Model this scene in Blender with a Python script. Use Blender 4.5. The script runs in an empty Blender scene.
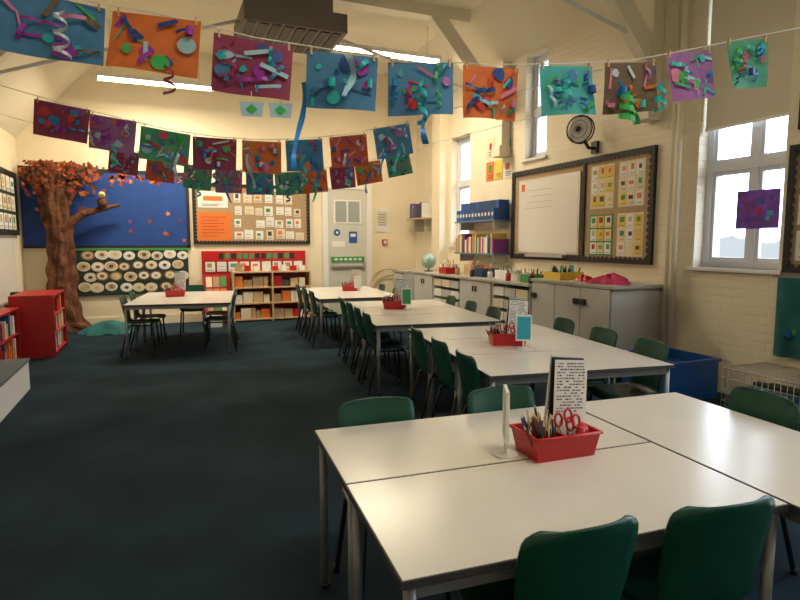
import bpy, bmesh, math, random
from mathutils import Vector, Matrix
R=random.Random(7)
C=bpy.context.scene
pi=math.pi
# ---------------- materials ----------------
MATS={}
def mat(name,col,rough=.6,metal=0,emit=0,noise=0,nscale=8,bump=0,bscale=60,spec=.5,trans=0):
    if name in MATS: return MATS[name]
    m=bpy.data.materials.new(name); m.use_nodes=True
    nt=m.node_tree; b=nt.nodes['Principled BSDF']
    b.inputs['Base Color'].default_value=(*col,1)
    b.inputs['Roughness'].default_value=rough
    b.inputs['Metallic'].default_value=metal
    b.inputs['Specular IOR Level'].default_value=spec
    if emit:
        b.inputs['Emission Color'].default_value=(*col,1)
        b.inputs['Emission Strength'].default_value=emit
    tc=nt.nodes.new('ShaderNodeTexCoord')
    if noise:
        n=nt.nodes.new('ShaderNodeTexNoise'); n.inputs['Scale'].default_value=nscale; n.inputs['Detail'].default_value=5
        nt.links.new(tc.outputs['Object'],n.inputs['Vector'])
        r=nt.nodes.new('ShaderNodeValToRGB')
        r.color_ramp.elements[0].position=.3; r.color_ramp.elements[1].position=.7
        r.color_ramp.elements[0].color=(*[c*(1-noise) for c in col],1)
        r.color_ramp.elements[1].color=(*[min(1,c*(1+noise)) for c in col],1)
        nt.links.new(n.outputs['Fac'],r.inputs['Fac']); nt.links.new(r.outputs['Color'],b.inputs['Base Color'])
    if bump:
        n2=nt.nodes.new('ShaderNodeTexNoise'); n2.inputs['Scale'].default_value=bscale; n2.inputs['Detail'].default_value=4
        nt.links.new(tc.outputs['Object'],n2.inputs['Vector'])
        bp=nt.nodes.new('ShaderNodeBump'); bp.inputs['Strength'].default_value=bump; bp.inputs['Distance'].default_value=.02
        nt.links.new(n2.outputs['Fac'],bp.inputs['Height']); nt.links.new(bp.outputs['Normal'],b.inputs['Normal'])
    MATS[name]=m; return m
def brickmat(name,col,axis):
    m=mat(name,col,.55,noise=.04,nscale=2)
    nt=m.node_tree;b=nt.nodes['Principled BSDF']
    g=nt.nodes.new('ShaderNodeNewGeometry'); s=nt.nodes.new('ShaderNodeSeparateXYZ'); c=nt.nodes.new('ShaderNodeCombineXYZ')
    nt.links.new(g.outputs['Position'],s.inputs[0])
    nt.links.new(s.outputs[axis],c.inputs['X']); nt.links.new(s.outputs['Z'],c.inputs['Y'])
    t=nt.nodes.new('ShaderNodeTexBrick'); t.inputs['Scale'].default_value=1; t.inputs['Brick Width'].default_value=.225
    t.inputs['Row Height'].default_value=.075; t.inputs['Mortar Size'].default_value=.006; t.inputs['Mortar Smooth'].default_value=.4
    nt.links.new(c.outputs[0],t.inputs['Vector'])
    bp=nt.nodes.new('ShaderNodeBump'); bp.inputs['Strength'].default_value=.6; bp.inputs['Distance'].default_value=.006; bp.invert=True
    nt.links.new(t.outputs['Fac'],bp.inputs['Height']); nt.links.new(bp.outputs['Normal'],b.inputs['Normal'])
    return m
M_wall=mat('paint_cream',(.82,.73,.54),.6,noise=.04,nscale=1.5)
M_brick=brickmat('painted_brick_cream',(.79,.71,.55),'Y')
M_ceil=mat('ceiling_paint',(.84,.78,.62),.7,noise=.04,nscale=1)
M_beam=mat('beam_paint',(.76,.70,.55),.55,noise=.05,nscale=3)
M_carpet=mat('carpet_teal',(.016,.035,.051),.95,noise=.3,nscale=1.6,bump=.5,bscale=500,spec=.15)
M_white=mat('white_plastic',(.8,.8,.78),.35)
M_upvc=mat('window_upvc',(.66,.69,.75),.35)
M_ttop=mat('table_laminate',(.71,.69,.645),.22,noise=.03,nscale=4)
M_tedge=mat('table_edge_band',(.05,.05,.055),.5)
M_steel=mat('leg_grey_steel',(.26,.27,.29),.35,metal=.4)
M_dsteel=mat('dark_steel',(.03,.035,.04),.4,metal=.4)
M_green=mat('chair_green_plastic',(.003,.064,.042),.36,noise=.1,nscale=20)
M_red=mat('red_plastic',(.50,.012,.015),.35)
M_redwood=mat('red_painted_wood',(.40,.013,.015),.4)
M_wood=mat('beech_wood',(.58,.40,.22),.5,noise=.12,nscale=6)
M_cab=mat('cabinet_grey',(.54,.54,.52),.45,noise=.02)
M_ctop=mat('counter_top',(.42,.40,.36),.4,noise=.1)
M_handle=mat('handle_dark',(.03,.03,.03),.4)
M_blueb=mat('board_blue_paper',(.008,.055,.27),.7,noise=.15,nscale=5)
M_tan=mat('board_tan_paper',(.40,.28,.16),.85,noise=.1,nscale=30)
M_border=mat('border_dark',(.015,.014,.014),.6,noise=.3,nscale=40)
M_paper=mat('paper_white',(.76,.76,.73),.7)
M_paper2=mat('paper_cream',(.70,.62,.46),.7)
M_ink=mat('ink_dark',(.06,.06,.08),.7)
M_orange=mat('paper_orange',(.70,.18,.03),.7)
M_yellow=mat('paper_yellow',(.72,.52,.08),.6)
M_blue=mat('plastic_blue',(.01,.085,.33),.4)
M_navy=mat('files_navy',(.02,.06,.17),.5)
M_teal=mat('fabric_teal',(.01,.12,.13),.8,noise=.4,nscale=7)
M_tealp=mat('screen_teal',(.03,.38,.50),.4)
M_greenp=mat('paper_green',(.05,.28,.08),.7)
M_dkgreen=mat('board_dark_green',(.012,.03,.02),.8)
M_pink=mat('fabric_magenta',(.45,.012,.09),.75,noise=.3,nscale=10)
M_purple=mat('paper_purple',(.22,.05,.26),.7)
M_bark=mat('paper_bark_brown',(.12,.045,.02),.9,noise=.6,nscale=9,bump=1,bscale=16)
M_leaf=mat('leaf_rust',(.23,.045,.012),.8,noise=.4,nscale=12)
M_leaf2=mat('leaf_orange',(.42,.11,.015),.8,noise=.3,nscale=12)
M_black=mat('black_plastic',(.015,.015,.017),.45)
M_tube=mat('fluorescent_tube',(1,.88,.64),.5,emit=13)
M_art=mat('art_violet',(.16,.05,.42),.6,noise=.5,nscale=9)
M_wboard=mat('whiteboard_enamel',(.74,.73,.70),.18)
M_alu=mat('aluminium',(.6,.6,.6),.35,metal=.7)
M_blind=mat('blind_fabric',(.66,.61,.50),.85)
M_box=mat('grey_carpet_top',(.10,.12,.14),.9,noise=.1,nscale=30)
M_ltrim=mat('shelf_pale_blue',(.12,.2,.34),.5)
# ---------------- mesh builder ----------------
class MB:
    def __init__(s): s.bm=bmesh.new(); s.mats=[]
    def mi(s,m):
        if m not in s.mats: s.mats.append(m)
        return s.mats.index(m)
    def face(s,pts,m,M=None,smooth=False):
        vs=[s.bm.verts.new((M@Vector(p)) if M else Vector(p)) for p in pts]
        f=s.bm.faces.new(vs); f.material_index=s.mi(m); f.smooth=smooth; return f
    def box(s,a,b,m,M=None):
        x0,y0,z0=a;x1,y1,z1=b
        if x0>x1:x0,x1=x1,x0
        if y0>y1:y0,y1=y1,y0
        if z0>z1:z0,z1=z1,z0
        P=[Vector(p) for p in [(x0,y0,z0),(x1,y0,z0),(x1,y1,z0),(x0,y1,z0),(x0,y0,z1),(x1,y0,z1),(x1,y1,z1),(x0,y1,z1)]]
        if M: P=[M@p for p in P]
        v=[s.bm.verts.new(p) for p in P]; k=s.mi(m)
        for f in [(0,3,2,1),(4,5,6,7),(0,1,5,4),(1,2,6,5),(2,3,7,6),(3,0,4,7)]:
            s.bm.faces.new([v[i] for i in f]).material_index=k
    def tube(s,pts,r,m,seg=8,closed=False,smooth=True):
        pts=[Vector(p) for p in pts]; n=len(pts); k=s.mi(m)
        rs=r if isinstance(r,(list,tuple)) else [r]*n
        rings=[];up=None
        for i,p in enumerate(pts):
            if closed: t=(pts[(i+1)%n]-pts[i-1])
            else: t=(pts[min(i+1,n-1)]-pts[max(i-1,0)])
            t.normalize()
            if up is None:
                up=Vector((0,0,1)) if abs(t.z)<.9 else Vector((1,0,0))
            a=t.cross(up)
            if a.length<1e-4: up=Vector((0,1,0)); a=t.cross(up)
            a.normalize(); b=a.cross(t).normalized(); up=b
            rings.append([s.bm.verts.new(p+a*math.cos(2*pi*j/seg)*rs[i]+b*math.sin(2*pi*j/seg)*rs[i]) for j in range(seg)])
        rr=range(n if closed else n-1)
        for i in rr:
            A=rings[i];B=rings[(i+1)%n]
            for j in range(seg):
                f=s.bm.faces.new([A[j],A[(j+1)%seg],B[(j+1)%seg],B[j]]);f.material_index=k;f.smooth=smooth
        if not closed:
            for g in (rings[0],rings[-1]):
                f=s.bm.faces.new(g);f.material_index=k
    def disc(s,c,nrm,r,m,seg=16,rx=None):
        c=Vector(c);n=Vector(nrm).normalized()
        a=n.cross(Vector((0,0,1)) if abs(n.z)<.9 else Vector((1,0,0))).normalized();b=n.cross(a)
        rx=rx or r
        s.face([c+a*rx*math.cos(2*pi*i/seg)+b*r*math.sin(2*pi*i/seg) for i in range(seg)],m)
    def sphere(s,c,r,m,sc=(1,1,1),seg=14):
        k=s.mi(m)
        M=Matrix.Translation(c)@Matrix.Diagonal((sc[0],sc[1],sc[2],1))
        res=bmesh.ops.create_uvsphere(s.bm,u_segments=seg,v_segments=seg//2+2,radius=r,matrix=M)
        for v in res['verts']:
            for f in v.link_faces: f.material_index=k;f.smooth=True
    def grid(s,fn,nu,nv,m,smooth=True):
        k=s.mi(m)
        V=[[s.bm.verts.new(fn(i/nu,j/nv)) for j in range(nv+1)] for i in range(nu+1)];F=[]
        for i in range(nu):
            for j in range(nv):
                f=s.bm.faces.new([V[i][j],V[i+1][j],V[i+1][j+1],V[i][j+1]]);f.material_index=k;f.smooth=smooth;F.append(f)
        return F
    def mesh(s,name):
        me=bpy.data.meshes.new(name)
        bmesh.ops.recalc_face_normals(s.bm,faces=s.bm.faces)
        s.bm.to_mesh(me); s.bm.free()
        for m in s.mats: me.materials.append(m)
        return me
    def obj(s,name,loc=(0,0,0),rz=0,bevel=0):
        o=bpy.data.objects.new(name,s.mesh(name)); C.collection.objects.link(o)
        o.location=loc;o.rotation_euler=(0,0,math.radians(rz))
        if bevel:
            b=o.modifiers.new('bevel','BEVEL');b.width=bevel;b.segments=2;b.limit_method='ANGLE'
        return o
def inst(me,name,loc,rz=0):
    o=bpy.data.objects.new(name,me);C.collection.objects.link(o);o.location=loc;o.rotation_euler=(0,0,math.radians(rz));return o
# ---------------- room shell ----------------
XL,XR,YB,YN,ZC=-2.0,4.8,10.6,-2.6,4.6
m=MB();m.box((XL-.4,YN-.3,-.1),(XR+.4,YB+.3,0),M_carpet);m.obj('floor')
def wall_x(name,x0,x1,y0,y1,z0,z1,holes,mt):
    ys=sorted({y0,y1,*[h[0] for h in holes],*[h[1] for h in holes]})
    zs=sorted({z0,z1,*[h[2] for h in holes],*[h[3] for h in holes]})
    m=MB()
    for a,b in zip(ys,ys[1:]):
        for c,d in zip(zs,zs[1:]):
            yc,zc=(a+b)/2,(c+d)/2
            if any(h[0]<yc<h[1] and h[2]<zc<h[3] for h in holes): continue
            m.box((x0,a,c),(x1,b,d),mt)
    return m.obj(name)
WIN=[(3.2,4.04,1.16,3.95),(6.42,6.9,2.55,3.95),(8.45,9.1,1.35,3.2),(.5,2.1,1.16,3.95),(-2.0,-.6,1.16,3.95)]
wall_x('wall_right',XR,XR+.35,YN,YB,0,ZC,WIN,M_brick)
wall_x('wall_left',XL-.3,XL,YN,YB,0,ZC,[],M_wall)
m=MB();m.box((XL-.3,YB,0),(XR+.35,YB+.3,ZC),M_wall);m.obj('wall_back')
m=MB();m.box((XL-.3,YN-.3,0),(XR+.35,YN,ZC),M_wall);m.obj('wall_near')
m=MB()
m.box((XL-.3,YN-.3,ZC),(XR+.35,YB+.3,ZC+.15),M_ceil)
for pr in ([(XL,3.0),(-.5,ZC),(XL,ZC)],[(XR,4.0),(4.1,ZC),(XR,ZC)]):
    A=[(x,YN,z) for x,z in pr];B=[(x,YB,z) for x,z in pr]
    m.face(A,M_ceil);m.face(B,M_ceil)
    for i in range(3): m.face([A[i],A[(i+1)%3],B[(i+1)%3],B[i]],M_ceil)
m.obj('ceiling')
def beam(m,p,q,w,h,mt):
    p=Vector(p);q=Vector(q);d=(q-p);L=d.length;d.normalize()
    y=Vector((0,1,0)); n=d.cross(y).normalized()
    M=Matrix(((d.x,y.x,n.x,p.x),(d.y,y.y,n.y,p.y),(d.z,y.z,n.z,p.z),(0,0,0,1)))
    m.box((0,-w/2,-h/2),(L,w/2,h/2),mt,M)
for Y in (.6,4.6,7.35,):
    m=MB()
    beam(m,(-1.98,Y,2.9),(-.42,Y,4.55),.16,.2,M_beam)
    beam(m,(-1.95,Y,2.2),(-1.95,Y,3.1),.14,.1,M_beam)
    beam(m,(4.72,Y,3.25),(3.55,Y,4.55),.13,.2,M_beam)
    beam(m,(4.72,Y,2.75),(4.72,Y,4.0),.17,.14,M_beam)
    m.box((4.6,Y-.11,2.65),(4.79,Y+.11,2.8),M_beam)
    beam(m,(-.6,Y,4.52),(4.1,Y,4.52),.18,.16,M_beam)
    m.tube([(-1.7,Y,3.1),(1.4,Y,4.2)],.02,M_white)
    m.tube([(4.55,Y,3.45),(1.4,Y,4.2)],.02,M_white)
    m.tube([(1.4,Y,4.2),(1.4,Y,4.5)],.02,M_white)
    m.obj('roof_truss')
m=MB();m.box((4.62,9.2,.9),(XR,9.52,ZC),M_wall);m.obj('trim_1')
m=MB();m.box((XL,YB-.02,0),(2.8,YB,.15),M_beam);m.obj('baseboard_back')
m=MB();m.box((XL,YN,0),(XL+.02,YB,.15),M_beam);m.obj('baseboard_left')
m=MB();m.box((XR-.02,YN,0),(XR,YB,.15),M_beam);m.obj('baseboard_right')
def window(n,y0,y1,z0,z1,mull,trans):
    m=MB();x0,x1=XR+.12,XR+.19;t=.06
    m.box((x0,y0,z0),(x1,y0+t,z1),M_upvc);m.box((x0,y1-t,z0),(x1,y1,z1),M_upvc)
    m.box((x0,y0+t,z0),(x1,y1-t,z0+t),M_upvc);m.box((x0,y0+t,z1-t),(x1,y1-t,z1),M_upvc)
    for y in mull: m.box((x0,y-.03,z0+t),(x1,y+.03,z1-t),M_upvc)
    for z in trans: m.box((x0-.01,y0+t,z-.04),(x1,y1-t,z+.04),M_upvc)
    ys=[y0+t]+[y for y in mull]+[y1-t]; zs=[z0+t]+list(trans)+[z1-t]
    for a,b in zip(ys,ys[1:]):
        for c,d in zip(zs,zs[1:]):
            s=.035;aa=a+(.03 if a!=ys[0] else 0);bb=b-(.03 if b!=ys[-1] else 0);cc=c+(.04 if c!=zs[0] else 0);dd=d-(.04 if d!=zs[-1] else 0)
            xa,xb=x0+.015,x1-.015
            m.box((xa,aa,cc),(xb,aa+s,dd),M_upvc);m.box((xa,bb-s,cc),(xb,bb,dd),M_upvc)
            m.box((xa,aa+s,cc),(xb,bb-s,cc+s),M_upvc);m.box((xa,aa+s,dd-s),(xb,bb-s,dd),M_upvc)
    m.box((XR-.04,y0-.04,z0-.03),(x0,y1+.04,z0),M_white)
    m.obj('window_%d'%n)
window(1,*WIN[0],[3.55],[2.1,3.1]);window(2,*WIN[1],[],[3.2]);window(3,*WIN[2],[],[2.4]);window(4,*WIN[3],[1.3],[2.1,3.1]);window(5,*WIN[4],[-1.3],[2.1,3.1])
def blind(y0,y1,zb,zt):
    m=MB();m.grid(lambda u,v:(XR+.05+.004*math.sin(u*9),y0+(y1-y0)*u,zb+(zt-zb)*v),12,4,M_blind)
    m.tube([(XR+.05,y0,zt),(XR+.05,y1,zt)],.025,M_white);m.box((XR+.043,y0,zb-.015),(XR+.057,y1,zb+.01),M_white)
    m.tube([(XR+.03,y0+.05,zb),(XR+.03,y0+.05,zb-.5)],.002,M_white,6)
    m.obj('roller_blind')
blind(3.22,4.02,2.46,3.9);blind(.53,2.07,3.1,3.9)
m=MB()
for x,y,r in ((4.72,4.2,.03),(4.74,4.3,.02)):
    m.tube([(x,y,0),(x,y,3.95)],r,M_beam,12)
m.obj('heating_pipes')
# ---------------- boards helpers ----------------
class Frame:
    def __init__(s,o,u,n): s.o=Vector(o);s.u=Vector(u);s.n=Vector(n);s.v=Vector((0,0,1))
    def M(s): return Matrix(((s.u.x,s.n.x,0,s.o.x),(s.u.y,s.n.y,0,s.o.y),(0,0,1,s.o.z),(0,0,0,1)))
def prect(m,F,u0,v0,u1,v1,d0,d1,mt): m.box((u0,d0,v0),(u1,d1,v1),mt,F.M())
def scallop(m,F,u0,v0,u1,v1,w,d,mt,st=.07):
    prect(m,F,u0,v0,u1,v0+w,.0,d,mt);prect(m,F,u0,v1-w,u1,v1,.0,d,mt)
    prect(m,F,u0,v0+w,u0+w,v1-w,.0,d,mt);prect(m,F,u1-w,v0+w,u1,v1-w,.0,d,mt)
    def dd(u,v):
        c=F.o+F.u*u+F.v*v+F.n*(d-.001); m.disc(c,F.n,st*.5,mt,10)
    n=int((u1-u0-2*w)/st)
    for i in range(n):
        dd(u0+w+(i+.5)*(u1-u0-2*w)/n,v0+w);dd(u0+w+(i+.5)*(u1-u0-2*w)/n,v1-w)
    n=int((v1-v0-2*w)/st)
    for i in range(n):
        dd(u0+w,v0+w+(i+.5)*(v1-v0-2*w)/n);dd(u1-w,v0+w+(i+.5)*(v1-v0-2*w)/n)
def page(m,F,u,v,w,h,mt,d=.02,pic=None,lines=3,ink=M_ink):
    prect(m,F,u,v,u+w,v+h,d,d+.003,mt)
    if pic:
        a,b=R.uniform(.15,.3),R.uniform(.6,.85)
        prect(m,F,u+w*a,v+h*.42,u+w*b,v+h*R.uniform(.7,.9),d+.003,d+.005,pic)
    for i in range(lines):
        vv=v+h*(.1+.09*i) if pic else v+h*(.15+.7*i/max(1,lines))
        prect(m,F,u+w*.12,vv,u+w*R.uniform(.6,.88),vv+h*.035,d+.003,d+.0045,ink)
PAL=[M_orange,M_yellow,M_greenp,M_tealp,M_purple,M_red,M_blue,M_pink,M_paper2]
PALM=[M_orange,M_tan,M_greenp,M_tan,M_paper2,M_wood,M_navy,M_ink,M_red]
EPS=.004
FB=lambda x,z:Frame((x,YB-EPS,z),(1,0,0),(0,-1,0))
m=MB();F=FB(0,0)
prect(m,F,-1.98,1.33,.46,2.55,0,.02,M_blueb)
prect(m,F,-1.98,1.30,.48,1.34,0,.03,M_border);prect(m,F,-1.98,2.53,.48,2.58,0,.03,M_border);prect(m,F,.44,1.3,.49,2.58,0,.03,M_border)
for i in range(60):
    u=R.uniform(-1.2,.4);v=2.50-abs(R.gauss(0,.07)) if i<50 else R.uniform(1.4,2.4)
    c=F.o+F.u*u+F.v*v+F.n*.025;r=R.uniform(.03,.055)
    pts=[c+F.u*(math.cos(j*pi/5+i)*r*(1 if j%2==0 else .5))+F.v*(math.sin(j*pi/5+i)*r*(1 if j%2==0 else .5)) for j in range(10)]
    m.face(pts,R.choice([M_orange,M_leaf,M_leaf,M_leaf2,M_purple]))
m.obj('display_board_blue')
m=MB();F=FB(0,0)
prect(m,F,.56,1.38,2.57,2.38,0,.02,M_tan);scallop(m,F,.54,1.36,2.6,2.42,.035,.035,M_border,.06)
prect(m,F,.62,1.42,1.18,1.92,.02,.025,M_orange)
for i in range(7):
    prect(m,F,.68,1.5+i*.055,.68+R.uniform(.25,.42),1.51+i*.055,.025,.027,M_redwood)
page(m,F,.63,2.0,.5,.28,M_paper,pic=M_orange,lines=2)
for r_ in range(4):
    for c_ in range(7):
        if R.random()<.85: page(m,F,1.24+c_*.18+R.uniform(-.02,.02),1.45+r_*.215+R.uniform(-.015,.015),R.uniform(.11,.16),R.uniform(.13,.18),R.choice([M_paper,M_paper2,M_paper,M_wboard]),pic=R.choice([None,None,M_tan,M_orange,M_greenp,M_ink]),lines=2)
for c_ in range(12):
    prect(m,F,1.15+c_*.1,2.31,1.22+c_*.1,2.36,.02,.025,R.choice([M_orange,M_paper,M_yellow]))
m.obj('pinboard')
m=MB();F=FB(0,0)
prect(m,F,-1.3,.55,.44,1.28,0,.02,M_dkgreen)
M_ov=mat('log_slice_cards',(.55,.42,.26),.8,noise=.3,nscale=14);M_ov2=mat('log_bark_rim',(.22,.12,.06),.9)
for r_ in range(4):
    for c_ in range(8):
        u=-1.17+c_*.205+(r_%2)*.08+R.uniform(-.02,.02);v=.65+r_*.178+R.uniform(-.015,.015)
        if u>.36: continue
        c=F.o+F.u*u+F.v*v+F.n*(.024+.0007*c_);s_=R.uniform(.9,1.1)
        m.disc(c,F.n,.078*s_,R.choice([M_ov2,M_paper2,M_paper]),16,.098*s_);m.disc(c+F.n*.004,F.n,.058*s_,R.choice([M_ov,M_paper2,M_paper]),14,.074*s_);m.disc(c+F.n*.006,F.n,.028*s_,R.choice([M_ov2,M_ov,M_ink]),9,.035*s_)
prect(m,F,-1.32,.52,.46,.56,0,.03,M_dkgreen);prect(m,F,-1.32,1.26,.46,1.3,0,.03,M_greenp)
m.obj('log_slice_display')
# ---------------- paper tree ----------------
m=MB()
def wob(p,a): return Vector(p)+Vector((R.uniform(-a,a),R.uniform(-a,a)*.5,0))
ctl=[(-1.40,10.3,0,.30),(-1.43,10.32,.15,.24),(-1.47,10.34,.5,.20),(-1.45,10.36,.9,.18),(-1.43,10.38,1.3,.165),(-1.46,10.38,1.7,.17),(-1.5,10.38,2.1,.18),(-1.52,10.38,2.5,.19)]
def tr(u,v):
    k=v*(len(ctl)-1);i=min(int(k),len(ctl)-2);f=k-i
    x,y,z,r=[ctl[i][j]*(1-f)+ctl[i+1][j]*f for j in range(4)]
    a=u*2*pi
    rr=r*(1+.16*math.sin(5*a+2.2*z)+.1*math.sin(11*a-5*z)+.09*math.sin(17*z+3*a))
    return (x+rr*math.cos(a),y+rr*.55*math.sin(a)-.03,z)
m.grid(tr,44,60,M_bark,smooth=False)
for br in ([(-1.42,10.34,1.6),(-1.1,10.34,1.85),(-.85,10.36,1.92),(-.6,10.38,2.0)],[(-1.5,10.36,1.9),(-1.7,10.36,2.2),(-1.88,10.36,2.5)],[(-1.45,10.36,2.0),(-1.2,10.36,2.3),(-1.05,10.38,2.55)],
           [(-1.4,10.26,.12),(-1.15,10.15,.06),(-.95,10.1,.03)],[(-1.45,10.26,.12),(-1.6,10.1,.06),(-1.75,10.0,.03)]):
    m.tube([wob(p,.015) for p in br],[.08-.018*i for i in range(len(br))],M_bark,9,smooth=False)
for i in range(560):
    c=Vector((R.gauss(-1.42,.28),R.uniform(10.2,10.5),2.62-abs(R.gauss(0,.24))))
    if c.x<-1.93 or c.x>-.75 or (c.z<2.2 and abs(c.x+1.45)<.1): continue
    r=R.uniform(.03,.065);a=Vector((R.uniform(-1,1),R.uniform(-.3,.3),R.uniform(-1,1))).normalized();b=a.cross(Vector((R.uniform(-.3,.3),-1,R.uniform(-.3,.3)))).normalized()
    m.face([c+a*r,c+b*r*.6,c-a*r,c-b*r*.6],R.choice([M_leaf,M_leaf,M_leaf,M_bark,M_bark,M_leaf2]))
m.sphere((-.82,10.28,2.03),.075,M_bark,(1,1,1.3));m.sphere((-.82,10.24,2.14),.055,M_ov);m.sphere((-.84,10.19,2.15),.015,M_yellow);m.sphere((-.80,10.19,2.15),.015,M_yellow)
m.obj('paper_tree')
m=MB()
def cl(u,v):
    a=u*2*pi;rr=(1-v)
    z=.2*(1-rr**2.0)+.02*math.sin(a*7)*rr
    return (-.78+.40*rr*math.cos(a)*(1+.14*math.sin(a*5+v*4)),9.75+.22*rr*math.sin(a)*(1+.12*math.cos(a*6)),max(0.005,z))
m.grid(cl,56,12,M_teal);m.obj('draped_teal_cloth')
# ---------------- red display & bookcase (back) ----------------
m=MB();F=FB(0,0)
prect(m,F,.66,.62,2.5,1.24,.0,.03,M_redwood)
prect(m,F,.66,1.06,2.5,1.24,.03,.04,M_red)
M_let=mat('letter_green',(.05,.3,.1),.7)
for i in range(13):
    prect(m,F,.95+i*.105,1.1,1.03+i*.105,1.2,.04,.045,R.choice([M_let,M_let,M_dkgreen]))
for i in range(9): page(m,F,.72+i*.195,.88,.16,.17,M_paper,d=.04,pic=R.choice([M_tan,M_orange,None,M_tealp]),lines=2)
m.obj('library_sign_board')
m=MB();y0,y1=10.2,10.55
for x in (1.15,1.82,2.5): m.box((x-.012,y0,0),(x+.012,y1,.86),M_wood)
for z in (.04,.32,.6): m.box((1.162,y0+.01,z-.012),(2.488,y1,z+.012),M_wood)
m.box((1.138,y0,.86),(2.512,y1,.885),M_wood);m.box((1.162,y1-.01,.05),(2.488,y1,.86),M_redwood)
def rowx(lo,hi,wa,wb,gap=.012):
    x=lo;out=[]
    while x+wa<hi:
        w=min(R.uniform(wa,wb),hi-x);out.append((x,x+w-gap));x+=w
    return out
for z in (.052,.332,.612):
    for lo,hi in ((1.175,1.8),(1.84,2.48)):
        for a,b in rowx(lo,hi,.08,.2):
            m.box((a,y0+R.uniform(.02,.08),z),(b,y1-.03,z+R.uniform(.1,.2)),R.choice(PALM+[M_paper,M_paper2,M_wood,M_redwood,M_paper2,M_tan]))
for i in range(8):
    x=1.2+i*.16
    m.box((x,y0+.1,.885),(x+R.uniform(.08,.14),y0+.2,.885+R.uniform(.08,.16)),R.choice([M_paper,M_paper2,M_tan,M_red]))
m.obj('bookcase_wood')
m=MB()
A=[(0,0),(.36,0),(.36,.2),(.12,.82),(0,.82)]
for x in (.66,1.08):
    L=[(x,10.55-a,b) for a,b in A];Rr=[(x+.025,10.55-a,b) for a,b in A]
    m.face(L,M_redwood);m.face(Rr,M_redwood)
    for i in range(5): m.face([L[i],L[(i+1)%5],Rr[(i+1)%5],Rr[i]],M_redwood)
m.box((.685,10.19,.02),(1.08,10.21,.2),M_redwood);m.box((.685,10.2,.03),(1.08,10.54,.05),M_redwood)
for i in range(3):
    yy=10.25+i*.08;z=.22+i*.2
    m.face([(.69,yy,z),(1.075,yy,z),(1.075,yy+.08,z+.2),(.69,yy+.08,z+.2)],M_redwood)
    for j in range(3):
        x=.71+j*.12
        m.face([(x,yy-.012,z),(x+.1,yy-.012,z),(x+.1,yy+.055,z+.17),(x,yy+.055,z+.17)],R.choice(PALM+[M_paper]))
m.obj('red_book_display_rack')
m=MB();m.box((.62,9.75,0),(.9,9.98,.02),M_white)
for a,b in (((.62,9.75,.02),(.635,9.98,.2)),((.885,9.75,.02),(.9,9.98,.2)),((.635,9.75,.02),(.885,9.765,.2)),((.635,9.965,.02),(.885,9.98,.2))): m.box(a,b,M_white)
m.obj('white_storage_crate',bevel=.004)
# ---------------- door ----------------
m=MB();F=FB(0,0)
prect(m,F,2.84,0,2.94,2.5,0,.06,M_white);prect(m,F,3.72,0,3.82,2.5,0,.06,M_white);prect(m,F,2.94,2.4,3.72,2.5,0,.06,M_white)
M_door=mat('door_paint',(.60,.60,.54),.45)
prect(m,F,2.94,.01,3.72,2.4,0,.04,M_door)
prect(m,F,3.06,1.75,3.6,2.2,.04,.05,M_white);prect(m,F,3.09,1.78,3.57,2.17,.05,.053,mat('frosted_pane',(.34,.38,.37),.2))
prect(m,F,3.31,1.78,3.34,2.17,.053,.06,M_white)
prect(m,F,3.0,1.02,3.66,1.12,.04,.07,M_greenp);prect(m,F,3.0,.92,3.66,.96,.05,.1,M_alu)
for i in range(6): prect(m,F,3.06+i*.095,1.05,3.12+i*.095,1.09,.07,.072,M_paper)
prect(m,F,3.36,1.38,3.52,1.6,.04,.045,M_blue);prect(m,F,3.39,1.5,3.49,1.56,.045,.047,M_paper)
m.disc(F.o+F.u*3.12+F.v*1.58+F.n*.045,F.n,.065,M_blue);m.disc(F.o+F.u*3.12+F.v*1.58+F.n*.046,F.n,.025,M_paper)
prect(m,F,3.02,1.3,3.28,1.42,.04,.045,M_paper)
m.box((2.99,YB-.1,.9),(3.03,YB-.04,1.0),M_alu);m.box((3.63,YB-.1,.9),(3.67,YB-.04,1.0),M_alu)
m.obj('door_1')
m=MB();F=FB(0,0)
prect(m,F,3.92,1.6,4.2,2.05,0,.01,M_paper);prect(m,F,3.95,1.72,4.17,2.0,.01,.012,M_paper2)
for i in range(5): prect(m,F,3.97,1.73+i*.05,4.13,1.74+i*.05,.012,.014,M_ink)
m.obj('wall_notice')
m=MB();F=FB(0,0);prect(m,F,4.05,1.35,4.15,1.45,0,.05,M_red);prect(m,F,4.07,1.37,4.13,1.43,.05,.053,M_paper);m.obj('fire_alarm_call_point',bevel=.004)
m=MB()
for i in range(2):
    r=.44;cx=4.12+i*.06;cy=10.16+.05*i
    m.tube([(cx+r*math.cos(a*pi/16),cy+.14*(1+math.sin(a*pi/16)),r+.012+r*.96*math.sin(a*pi/16)) for a in range(32)],.012,M_wood,6,closed=True)
m.obj('wooden_hoops')
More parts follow.
